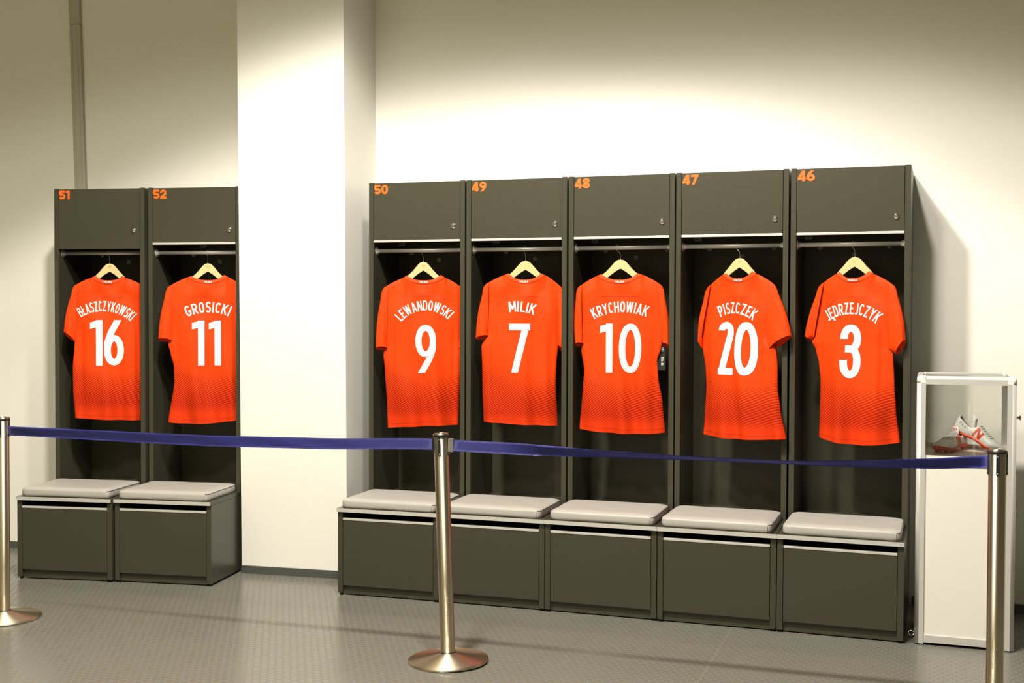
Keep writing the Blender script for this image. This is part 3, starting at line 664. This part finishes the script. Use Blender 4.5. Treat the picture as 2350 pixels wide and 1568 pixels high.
        for a in range(NR+1):
            t = a/NR
            if t < .3: A = tip0*(1-t/.3)**2+ctl*2*(t/.3)*(1-t/.3)+(tip+(co-tip)*.16+Vector((sgn*.007, 0)))*(t/.3)**2
            else: w1 = (t-.3)/.7; A = (tip+(co-tip)*.16+Vector((sgn*.007, 0))).lerp(co, w1)+Vector((sgn*.008*math.sin(math.pi*w1), 0))
            B = arm0.lerp(ci, t)
            th = (.010+.014*t)
            ring = []
            for b in range(NS):
                w_ = 2*math.pi*b/NS; c_, s_ = math.cos(w_), math.sin(w_)
                P = A*(1+c_)/2+B*(1-c_)/2
                y = -math.copysign(abs(s_)**.8, s_)*th*(1.35 if s_ > 0 else .55)
                y += near(max(q['sL'][0]+.004, min(q['sR'][0]-.004, P.x)), P.y)*.75*(1-t)-.004+.0025*math.sin(5*w_+ph[4]+3*t)*t
                zz = P.y + (.012*s_*t if s_ > 0 else .010*s_*t)
                ring.append(bm.verts.new((P.x, y, zz)))
            gr.append(ring)
        for a in range(NR):
            for b in range(NS):
                f = bm.faces.new((gr[a][b], gr[a][(b+1) % NS], gr[a+1][(b+1) % NS], gr[a+1][b])); f.smooth = True
                for lp in f.loops: lp[uvl].uv = (lp.vert.co.x, 2.0)
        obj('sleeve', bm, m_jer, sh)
    # number on the back
    xs, zbR, ztR, zbL, ztL = q['nb']; num = q['num']; hgt = (ztR-zbR); st = .138
    spans = [(xs[0], xs[1] if len(xs) == 2 else None)] if len(num) == 1 else None
    if spans is None:
        if num == '16': spans = [(xs[0], xs[0]+.067), (xs[1], xs[2])]
        elif num == '11': spans = [(xs[0], xs[0]+.067), (xs[1], xs[2])]
        elif num == '10': spans = [(xs[0], xs[0]+.066), (xs[1], xs[2])]
        else: spans = [(xs[0]+.002, xs[0]+.083), (xs[1], xs[2])]
    for c_, (xa, xb) in zip(num, spans):
        ww = (xb-xa)/hgt; bm = bmesh.new()
        tl = (ztL-ztR, zbL-zbR) if num in ('20',) else (0, 0)
        def fn(a, b, o=.0016):
            x = xa+a*hgt; z = zbR+b*hgt; return srf(x, z, o)
        s_ = {'0': .125 if num == '10' else .145, '9': .125, '7': .135, '3': .135, '2': .130}.get(c_, st)
        put_quads(bm, text_quads(c_, ww, s_, .03), fn)
        if no in ('50', '49', '48'):      # printed keyline just inside the edge: a violet figure, then a smaller white one over it
            for ins, oo, mi in ((.019, .0021, 1), (.025, .0026, 0)):
                for stt in glyph(c_, ww, s_):
                    e = [Vector(pp) for pp in stt]
                    if (e[0]-e[-1]).length > 1e-5:
                        for ia, ib in ((0, 1), (-1, -2)):
                            dv = (e[ib]-e[ia]); ins_ = ins/abs(dv.normalized().y) if (e[ia].y < 1e-4 or e[ia].y > 1-1e-4) else ins
                            inner = c_ in '1679' and not (e[ia].y < 1e-4 or e[ia].y > 1-1e-4) and not (e[ia].x < .01 or e[ia].x > ww-.01)
                            if not inner: e[ia] = e[ia]+dv.normalized()*min(ins_, dv.length*.9)
                    qs = strokes_faces(e, s_, half=s_/2-ins, step=.03)
                    for k_ in ():
                        pass
                    put_quads(bm, qs, lambda a, b_: fn(a, b_, oo), mi)
        # small pale mark near the foot of the figure
        mx_ = ww/2 if c_ in '03869' else (ww-s_/2 if c_ == '1' else ww*.36)
        if c_ != '9': put_quads(bm, strokes_faces(arc(mx_, .075, .016, .022, 0, 360, 10), .01), lambda a, b: fn(a, b, .0022), 2)
        obj('number_print', bm, [m_white, m_out, m_crest], sh, label='white figure %s' % c_)
    # arched name
    (x0_, z0_), (x1_, z1_), (x2_, z2_) = q['nm']; word = q['name']; hgt = q['nh']
    # circle through three points
    ax, ay, bx2, by2, cx2, cy2 = x0_, z0_, x1_, z1_, x2_, z2_
    dd = 2*(ax*(by2-cy2)+bx2*(cy2-ay)+cx2*(ay-by2))
    ux = ((ax*ax+ay*ay)*(by2-cy2)+(bx2*bx2+by2*by2)*(cy2-ay)+(cx2*cx2+cy2*cy2)*(ay-by2))/dd
    uy = ((ax*ax+ay*ay)*(cx2-bx2)+(bx2*bx2+by2*by2)*(ax-cx2)+(cx2*cx2+cy2*cy2)*(bx2-ax))/dd
    R_ = math.hypot(ax-ux, ay-uy); a0 = math.atan2(ay-uy, ax-ux); a2 = math.atan2(cy2-uy, cx2-ux)
    ws = [CW[c_] for c_ in word]; gap = .13; unit = sum(ws)+gap*(len(ws)-1)
    Lw = unit-(ws[0]+ws[-1])/2; s_u = abs(a0-a2)*R_/Lw          # metres per unit of width
    bm = bmesh.new(); pos = 0
    for j, (c_, ww) in enumerate(zip(word, ws)):
        ang = a0-(pos)*s_u/R_
        ca, sa = math.cos(ang), math.sin(ang)
        def fn(a, b):
            lx = (a-ww/2)*s_u; ly = (b-.5)*hgt
            # local right is (sa, -ca), local up is (ca, sa)
            x = ux+R_*ca+lx*sa+ly*ca; z = uy+R_*sa-lx*ca+ly*sa
            return srf(x, z, .0016)
        put_quads(bm, text_quads(c_, ww, .138, .12), fn)
        if j < len(ws)-1: pos += ww/2+gap+ws[j+1]/2
    obj('name_print', bm, m_white, sh, label='arched white name lettering')
    if no == '48':      # black swing ticket under the right cuff
        bm = bmesh.new(); box(bm, .204, .247, .012, .0125, 1.158, 1.285); tk = obj('swing_ticket', bm, m_yel, sh, label='black card ticket with small white print')
        bm = bmesh.new(); r2 = random.Random(3)
        for zz in (1.255, 1.262, 1.269, 1.22, 1.213, 1.206, 1.198, 1.191, 1.184): 
            box(bm, .224, .224+.010+.006*r2.random(), .0112, .0119, zz, zz+.0035)
        obj('ticket_print', bm, m_crest, tk)

# ------------------------------------------------------------------ barrier posts and belts
def post(label, loc, hgt, lean, spin, r=.0305):
    t = thing('barrier_post', label, 'barrier post', loc, 0, 'steel belt barrier posts')
    t.rotation_euler = (0, lean, 0)
    bm = bmesh.new(); prof = [(.160, 0), (.168, .002), (.168, .010), (.165, .0125)]
    for k in range(1, 14): u = k/13; prof.append((.165-(.165-.036)*u, .0125+.022*(1-math.cos(u*math.pi/2))*.0+.024*u**1.25))
    prof.append((.0325, .0372)); lathe(bm, prof, 96); obj('base', bm, m_base, t)
    bm = bmesh.new(); lathe(bm, [(r, .034), (r, hgt-.014)], 64); obj('pole', bm, m_post, t)
    bm = bmesh.new(); lathe(bm, [(r+.0015, .0335), (r+.0015, .040), (r, .0402)], 64); obj('pole_ring', bm, m_black, t)
    bm = bmesh.new(); lathe(bm, [(r+.001, hgt-.014), (r+.0035, hgt-.013), (r+.0035, hgt-.006), (r+.001, hgt-.0045)], 64); obj('cap_band', bm, m_black, t)
    bm = bmesh.new(); lathe(bm, [(r+.0028, hgt-.005), (r+.0028, hgt-.003), (r-.001, hgt), (.001, hgt+.0008)], 64); obj('cap', bm, m_post, t)
    for k in range(4):
        a = spin+k*math.pi/2
        bm = bmesh.new(); d = .0060; w2 = .0062
        poly = [(-w2, hgt-.010), (w2, hgt-.010), (w2, hgt-.086)]+[(w2*math.cos(b), hgt-.086+w2*math.sin(b)) for b in (-.5, -1.0, -1.57, -2.1, -2.6)]+[(-w2, hgt-.086)]
        prism(bm, poly, -r-.0030, -r+.004, .0008)
        for v in bm.verts: 
            x, y = v.co.x, v.co.y; v.co.x = x*math.cos(a)-y*math.sin(a); v.co.y = x*math.sin(a)+y*math.cos(a)
        s = obj('belt_slot', bm, m_black, t)
        bm = bmesh.new()
        for zz in (hgt-.024, hgt-.085):
            lathe(bm, [(.0024, 0), (.0024, -.0012), (.001, -.0018)], 12, (0, -r-.003, zz), 'y')
        for v in bm.verts:
            x, y = v.co.x, v.co.y; v.co.x = x*math.cos(a)-y*math.sin(a); v.co.y = x*math.sin(a)+y*math.cos(a)
        obj('screw', bm, m_chrome, s)
    return t
PL, PM, PR = (-1.222, -1.463), (1.011, -1.396), (3.118, -1.37)
post('brushed steel belt barrier post at the left edge of the photo', (*PL, 0), .950, 0, .42)
post('brushed steel belt barrier post in the middle, standing in front of locker 49', (*PM, 0), .948, -.0355, .10)
post('brushed steel belt barrier post on the right, in front of the glass showcase', (*PR, 0), .965, 0, -.02)
def belt(label, A, B, zs, tilts, w=.048):
    A, B = Vector(A), Vector(B); d = (B-A).normalized(); n = Vector((-d.y, d.x))
    bm = bmesh.new(); uvl = bm.loops.layers.uv.new('UVMap'); N = 90; K = 5; rows = []
    def itp(T_, s):
        for (a, va), (b, vb) in zip(T_, T_[1:]):
            if a <= s <= b: t = (s-a)/(b-a); t = t*t*(3-2*t)*.5+.5*t; return va+(vb-va)*t
        return T_[-1][1]
    L_ = (B-A).length
    for i in range(N+1):
        s = i/N; z = itp(zs, s); ti = math.radians(itp(tilts, s)); P = A.lerp(B, s); row = []
        for k in range(K+1):
            v = (k/K-.5)*w; rip = .0012*math.sin(s*40+k)*math.sin(math.pi*s)
            row.append(bm.verts.new((P.x+n.x*(v*math.sin(ti)+rip), P.y+n.y*(v*math.sin(ti)+rip), z+v*math.cos(ti))))
        rows.append(row)
    for i in range(N):
        for k in range(K):
            f = bm.faces.new((rows[i][k], rows[i+1][k], rows[i+1][k+1], rows[i][k+1])); f.smooth = True
            for lp, (a, b) in zip(f.loops, ((i, k), (i+1, k), (i+1, k+1), (i, k+1))): lp[uvl].uv = (a/N*L_, b/K)
    r = bmesh.ops.solidify(bm, geom=bm.faces[:], thickness=.0012)
    t = thing('barrier_belt', label, 'barrier belt', (0, 0, 0), 0, 'blue barrier belts')
    obj('webbing', bm, m_belt, t); return t, n, d
dL = (Vector(PM)-Vector(PL)).normalized(); dR = (Vector(PR)-Vector(PM)).normalized()
topM = Vector((PM[0]-.033, PM[1]))
t1, n, d = belt('blue webbing barrier belt stretched from the left post to the middle post', Vector(PL)+dL*.0335, topM-dL*.0345,
     [(0, .886), (.5, .877), (.75, .884), (1, .901)], [(0, -20), (.35, -8), (.7, 14), (1, 20)])
bm = bmesh.new(); box(bm, -.006, 0, -.007, .007, -.027, .027, .001); c = obj('belt_end', bm, m_black, t1); e = topM-dL*.0322; c.location = (e.x, e.y, .901); c.rotation_euler.z = math.atan2(dL.y, dL.x)
t2, n, d = belt('blue webbing barrier belt stretched from the middle post to the right post', topM+dR*.055, Vector(PR)-dR*.0335,
     [(0, .8985), (.10, .896), (.25, .8905), (.5, .8865), (.66, .886), (.8, .893), (.9, .903), (1, .9185)], [(0, 20), (.1, 14), (.2, -24), (.3, -48), (.5, -66), (.66, -66), (.8, -50), (.92, -26), (1, -14)])
bm = bmesh.new(); box(bm, 0, .0235, -.006, .006, -.028, .028, .0015); c = obj('belt_clip', bm, mat('clip_grey', (.20, .20, .18), .4, .3), t2, label='grey clip at the middle post'); e = topM+dR*.0325; c.location = (e.x, e.y, .899); c.rotation_euler.z = math.atan2(dR.y, dR.x)

# ------------------------------------------------------------------ showcase
X0, Y0, SW, SD, SH = 2.834, -.468, .405, .42, 1.178
sv = thing('glass_showcase', 'white and aluminium display case with glass top half, right of locker 46', 'display case', (X0, Y0, 0), 0)
fr_ = .038; r_ = .018
def rounded_post(x, y, sx, sy):
    """corner profile, rounded on its outer side"""
    bm = bmesh.new(); poly = []
    x1, y1 = x+sx*fr_, y+sy*fr_
    c = (x+sx*r_, y+sy*r_)
    poly.append((x1, y))
    for k in range(15):
        a = math.pi/2*k/14; poly.append((c[0]-sx*r_*math.sin(a), c[1]-sy*r_*math.cos(a)))
    poly += [(x, y1), (x+sx*.012, y1), (x+sx*.012, y+sy*.012), (x1, y+sy*.012)]
    vprism(bm, poly, .006, SH-.0305)
    for f in bm.faces:
        if abs(f.normal.z) < .5 and f.calc_area() < .004: f.smooth = True
    return bm
for x, sx in ((0, 1), (SW, -1)):
    for y, sy in ((0, 1), (SD, -1)):
        obj('corner_post', rounded_post(x, y, sx, sy), m_alu2, sv)
        bm = bmesh.new(); lathe(bm, [(.012, 0), (.012, .007)], 16, (x+sx*.018, y+sy*.018, 0)); obj('foot', bm, m_black, sv)
        bm = bmesh.new(); box(bm, min(x, x+sx*fr_), max(x, x+sx*fr_), min(y, y+sy*fr_), max(y, y+sy*fr_), SH-.030, SH)
        def onb(v): return (abs(v.co.x-x) < 1e-5)+(abs(v.co.y-y) < 1e-5)*2+(abs(v.co.z-SH) < 1e-5)*4
        es = [e_ for e_ in bm.edges if (onb(e_.verts[0]) & onb(e_.verts[1])) in (3, 5, 6, 7)]
        bmesh.ops.bevel(bm, geom=es, offset=.015, segments=6, affect='EDGES', profile=.5)
        for f in bm.faces: f.smooth = f.calc_area() < 2e-4
        obj('corner_cap', bm, m_panel, sv, label='rounded pale plastic corner')
e = .0005
for (x0, x1, y0, y1) in ((fr_+e, SW-fr_-e, 0, .026), (fr_+e, SW-fr_-e, SD-.026, SD), (0, .026, fr_+e, SD-fr_-e), (SW-.026, SW, fr_+e, SD-fr_-e)):
    bm = bmesh.new(); box(bm, x0, x1, y0, y1, SH-.036, SH)
    ax = 1 if (x1-x0) > .1 else 0; oc = 0 if (y0 if ax else x0) < .01 else (SD if ax else SW)
    es = [e_ for e_ in bm.edges if all(abs(v.co.z-SH) < 1e-5 and abs(v.co[ax]-oc) < 1e-5 for v in e_.verts)]
    bmesh.ops.bevel(bm, geom=es, offset=.015, segments=6, affect='EDGES', profile=.5)
    obj('top_rail', bm, m_alu2, sv)
for (x0, x1, y0, y1) in ((fr_+e, SW-fr_-e, .001, .012), (fr_+e, SW-fr_-e, SD-.012, SD-.001), (.001, .012, fr_+e, SD-fr_-e), (SW-.012, SW-.001, fr_+e, SD-fr_-e)):
    obj('bottom_rail', bxm(x0, x1, y0, y1, .012, .045, bev=.001), m_alu2, sv)
    obj('middle_rail', bxm(x0, x1, y0+.0, y1, .788, .806, bev=.001), m_alu2, sv)
for (x0, x1, y0, y1) in ((fr_-.004, SW-fr_+.004, .006, .010), (fr_-.004, SW-fr_+.004, SD-.010, SD-.006), (.006, .010, fr_, SD-fr_), (SW-.010, SW-.006, fr_, SD-fr_)):
    obj('lower_panel', bxm(x0, x1, y0, y1, .044, .789), m_panel, sv, label='white lower panel')
    obj('base_strip', bxm(x0, x1, y0, y1, .8062, .832), m_panel, sv)
    obj('glass_pane', bxm(x0, x1, y0, y1, .8325, SH-.036), m_glass, sv, label='clear glass pane')
obj('glass_top', bxm(.027, SW-.027, .027, SD-.027, SH-.010, SH-.006), m_glass, sv, label='clear glass lid')
obj('display_floor', bxm(.0125, SW-.0125, .0125, SD-.0125, .818, .830), m_panel, sv)
for z in (.846,): obj('display_step', bxm(.0125, SW-.0125, SD-.030, SD-.0125, .8302, z, bev=.002), m_panel, sv)
bm = bmesh.new(); lathe(bm, [(.010, 0), (.010, .006), (.006, .007), (.006, .016), (.011, .017), (.011, .022)], 20, (SW, .10, 1.0), 'x'); obj('case_lock', bm, m_chrome, sv, label='small chrome lock on the right side')
bm = bmesh.new(); tube(bm, [(-.012+.012*math.cos(a), .02+.004*math.sin(a), .044+.009*math.sin(a)) for a in [2*math.pi*k/20 for k in range(21)]], .0017, 8); obj('ring_pull', bm, m_chrome, sv, label='small metal ring low on the left side')

# ------------------------------------------------------------------ football boots
m_boot = mat('white_boot', (.88, .88, .88), .38); m_sole = mat('orange_sole', (.85, .07, .01), .4); m_in = mat('boot_lining', (.52, .36, .33), .8); m_lace = mat('white_lace', (.80, .80, .80), .7)
STN = [  # x, half width, sole height, top height
 (0.000, .006, .030, .066), (.004, .020, .018, .082), (.014, .028, .012, .090), (.030, .032, .010, .086), (.048, .0325, .009, .076), (.066, .032, .010, .070), (.082, .0315, .012, .072),
 (.096, .031, .013, .079), (.110, .0315, .013, .078), (.126, .033, .012, .070), (.145, .037, .010, .061), (.165, .041, .008, .053), (.185, .044, .007, .047), (.205, .0445, .007, .042),
 (.225, .042, .008, .037), (.243, .036, .010, .031), (.257, .027, .013, .025), (.266, .015, .016, .021), (.269, .004, .018, .019)]
def cr(vals, x):
    for i in range(len(STN)-1):
        if STN[i][0] <= x <= STN[i+1][0]:
            t = (x-STN[i][0])/(STN[i+1][0]-STN[i][0]); a, b = vals[i], vals[i+1]
            m0 = (b-vals[i-1])/2 if i else (b-a); m1 = (vals[i+2]-a)/2 if i+2 < len(vals) else (b-a)
            return (2*t**3-3*t*t+1)*a+(t**3-2*t*t+t)*m0+(-2*t**3+3*t*t)*b+(t**3-t*t)*m1
    return vals[-1]
HWv, SLv, TPv = [s[1] for s in STN], [s[2] for s in STN], [s[3] for s in STN]
def bootpt(x, w_):
    hw, sl, tp = cr(HWv, x), cr(SLv, x), cr(TPv, x); c_, s_ = math.cos(w_), math.sin(w_)
    e_ = .72 if s_ < 0 else .85
    mid = sl+(tp-sl)*.38
    y = hw*math.copysign(abs(c_)**.8, c_)*(1-.32*max(0, s_)*max(0, min(1, (.13-x)/.05)))
    z = mid+(tp-mid)*math.copysign(abs(s_)**e_, s_) if s_ > 0 else mid+(mid-sl)*math.copysign(abs(s_)**.5, s_)
    return Vector((x, y, z))
def boot(label, side):
    t = thing('football_boot', label, 'football boot', (0, 0, 0), 0, 'pair of football boots in the showcase')
    bm = bmesh.new(); N = 60; K = 40; rg = []
    for i in range(N+1):
        x = .269*(.5-.5*math.cos(math.pi*i/N)); ring = []
        for k in range(K):
            w_ = 2*math.pi*k/K; p = bootpt(x, w_)
            if .010 < x < .094 and math.sin(w_) > 0 and abs(math.cos(w_)) < .74:
                f = min(1, (x-.010)/.008, (.094-x)/.008)
                p.z -= .045*f*(1-(abs(math.cos(w_))/.74)**6); p.y *= 1.0
            ring.append(bm.verts.new(p))
        rg.append(ring)
    for a, (A, B) in enumerate(zip(rg, rg[1:])):
        for k in range(K):
            f = bm.faces.new((A[k], A[(k+1) % K], B[(k+1) % K], B[k])); f.smooth = True
            w_ = 2*math.pi*(k+.5)/K; x = (A[k].co.x+B[k].co.x)/2
            if .013 < x < .091 and math.sin(w_) > 0 and abs(math.cos(w_)) < .66: f.material_index = 1
    bmesh.ops.remove_doubles(bm, verts=bm.verts, dist=.0002)
    up_ = obj('upper', bm, [m_boot, m_in], t)
    # sole plate
    bm = bmesh.new(); top, bot = [], []
    for i in range(N+1):
        x = -.002+.273*(.5-.5*math.cos(math.pi*i/N)); xx = min(max(x, 0), .2689); hw = cr(HWv, xx)+.0015; sl = cr(SLv, xx)
        top.append([(x, y*hw, sl+.007+(.0015 if abs(y) > .9 else 0)) for y in (-1, -.5, 0, .5, 1)]); bot.append([(x, y*hw*.93, sl-.004) for y in (-1, -.5, 0, .5, 1)])
    tv = [[bm.verts.new(p) for p in r] for r in top]; bv = [[bm.verts.new(p) for p in r] for r in bot]
    for i in range(N):
        for k in range(4):
            for g_ in (tv, bv): f = bm.faces.new((g_[i][k], g_[i+1][k], g_[i+1][k+1], g_[i][k+1])); f.smooth = True
        for k in (0, 4): f = bm.faces.new((tv[i][k], tv[i+1][k], bv[i+1][k], bv[i][k])); f.smooth = True
    for i in (0, N):
        for k in range(4): bm.faces.new((tv[i][k], tv[i][k+1], bv[i][k+1], bv[i][k]))
    so = obj('sole_plate', bm, m_sole, t)
    for x, y in ((.018, -.016), (.018, .016), (.045, -.018), (.045, .018), (.155, -.028), (.155, .028), (.19, -.033), (.19, .033), (.19, 0), (.225, -.026), (.225, .026), (.243, 0)):
        bm = bmesh.new(); z = cr(SLv, x); lathe(bm, [(.0075, z-.002), (.0062, z-.007), (.0042, z-.0155), (.0036, z-.016)], 14, (x, y, 0)); obj('stud', bm, m_sole, so)
    # letter N on both flanks, laid on the surface
    for sd in (-1, 1):
        bm = bmesh.new()
        def fl(a, b):
            x = (.118-(.0 if sd > 0 else 0)+(a-.45)*.040) if sd < 0 else (.118-(a-.45)*.040)
            w_ = math.radians(b*62-12); p = bootpt(x+(.012*(b-.5)*1), w_); y = p.y*sd*1.0
            return (p.x, sd*(abs(p.y)+.0009), p.z+.0003)
        put_quads(bm, text_quads('N', .95, .24, .08), fl); obj('side_letter', bm, m_sole, up_, label='orange letter N')
    for k in range(6):
        bm = bmesh.new(); x = .108+k*.0125; tube(bm, [tuple(bootpt(x+(.006 if j % 2 else 0)*0+.004*math.sin(j), math.radians(a_))+Vector((0, 0, .0012))) for j, a_ in enumerate((58, 72, 90, 108, 122))], .0019, 6); obj('lace', bm, m_lace, up_)
    # tongue with an orange mark
    bm = bmesh.new(); box(bm, .083, .0895, -.019, .019, .055, .098, .003, 2)
    for v in bm.verts: v.co.x -= (v.co.z-.055)*.28; v.co.y *= 1-.3*max(0, (v.co.z-.075)/.023)
    tg = obj('tongue', bm, m_boot, t, smooth=True)
    bm = bmesh.new(); put_quads(bm, strokes_faces(arc(0, .088, .0075, .0045, 0, 360, 16), .003), lambda a, b: (.0905-(b-.055)*.28+.0002, a, b)); obj('tongue_mark', bm, m_sole, tg, label='small orange mark')
    bm = bmesh.new(); sc__ = []
    for k in range(70):      # looping pen stroke
        u = k/69; sc__.append((.018+.052*u+.0035*math.sin(u*23), .060-.020*u+.0065*math.sin(u*31+1)*(1-u*.7)))
    for sd in (-1, 1):
        pts = []
        for x, z in sc__:
            best = min((abs(bootpt(x, math.radians(a_)).z-z), a_) for a_ in range(-10, 85, 3))[1]; p = bootpt(x, math.radians(best)); pts.append((p.x, sd*(abs(p.y)+.0006), p.z))
        tube(bm, pts, .0005, 5)
    obj('signature', bm, m_ink, up_, label='black signature scribble')
    return t
b1 = boot('white football boot with orange sole standing upright, toe to the front left', 1)
zs = .830
b1.matrix_world = Matrix.Translation((3.032, -.125, zs+.0095)) @ Matrix.Rotation(math.radians(-90-24), 4, 'Z')
b2 = boot('white football boot with orange sole tipped forward, its heel resting on the other boot', -1)
b2.matrix_world = Matrix.Translation((2.987, -.135, zs+.085)) @ Matrix.Rotation(math.radians(-20), 4, 'Z') @ Matrix.Rotation(math.radians(24), 4, 'Y')
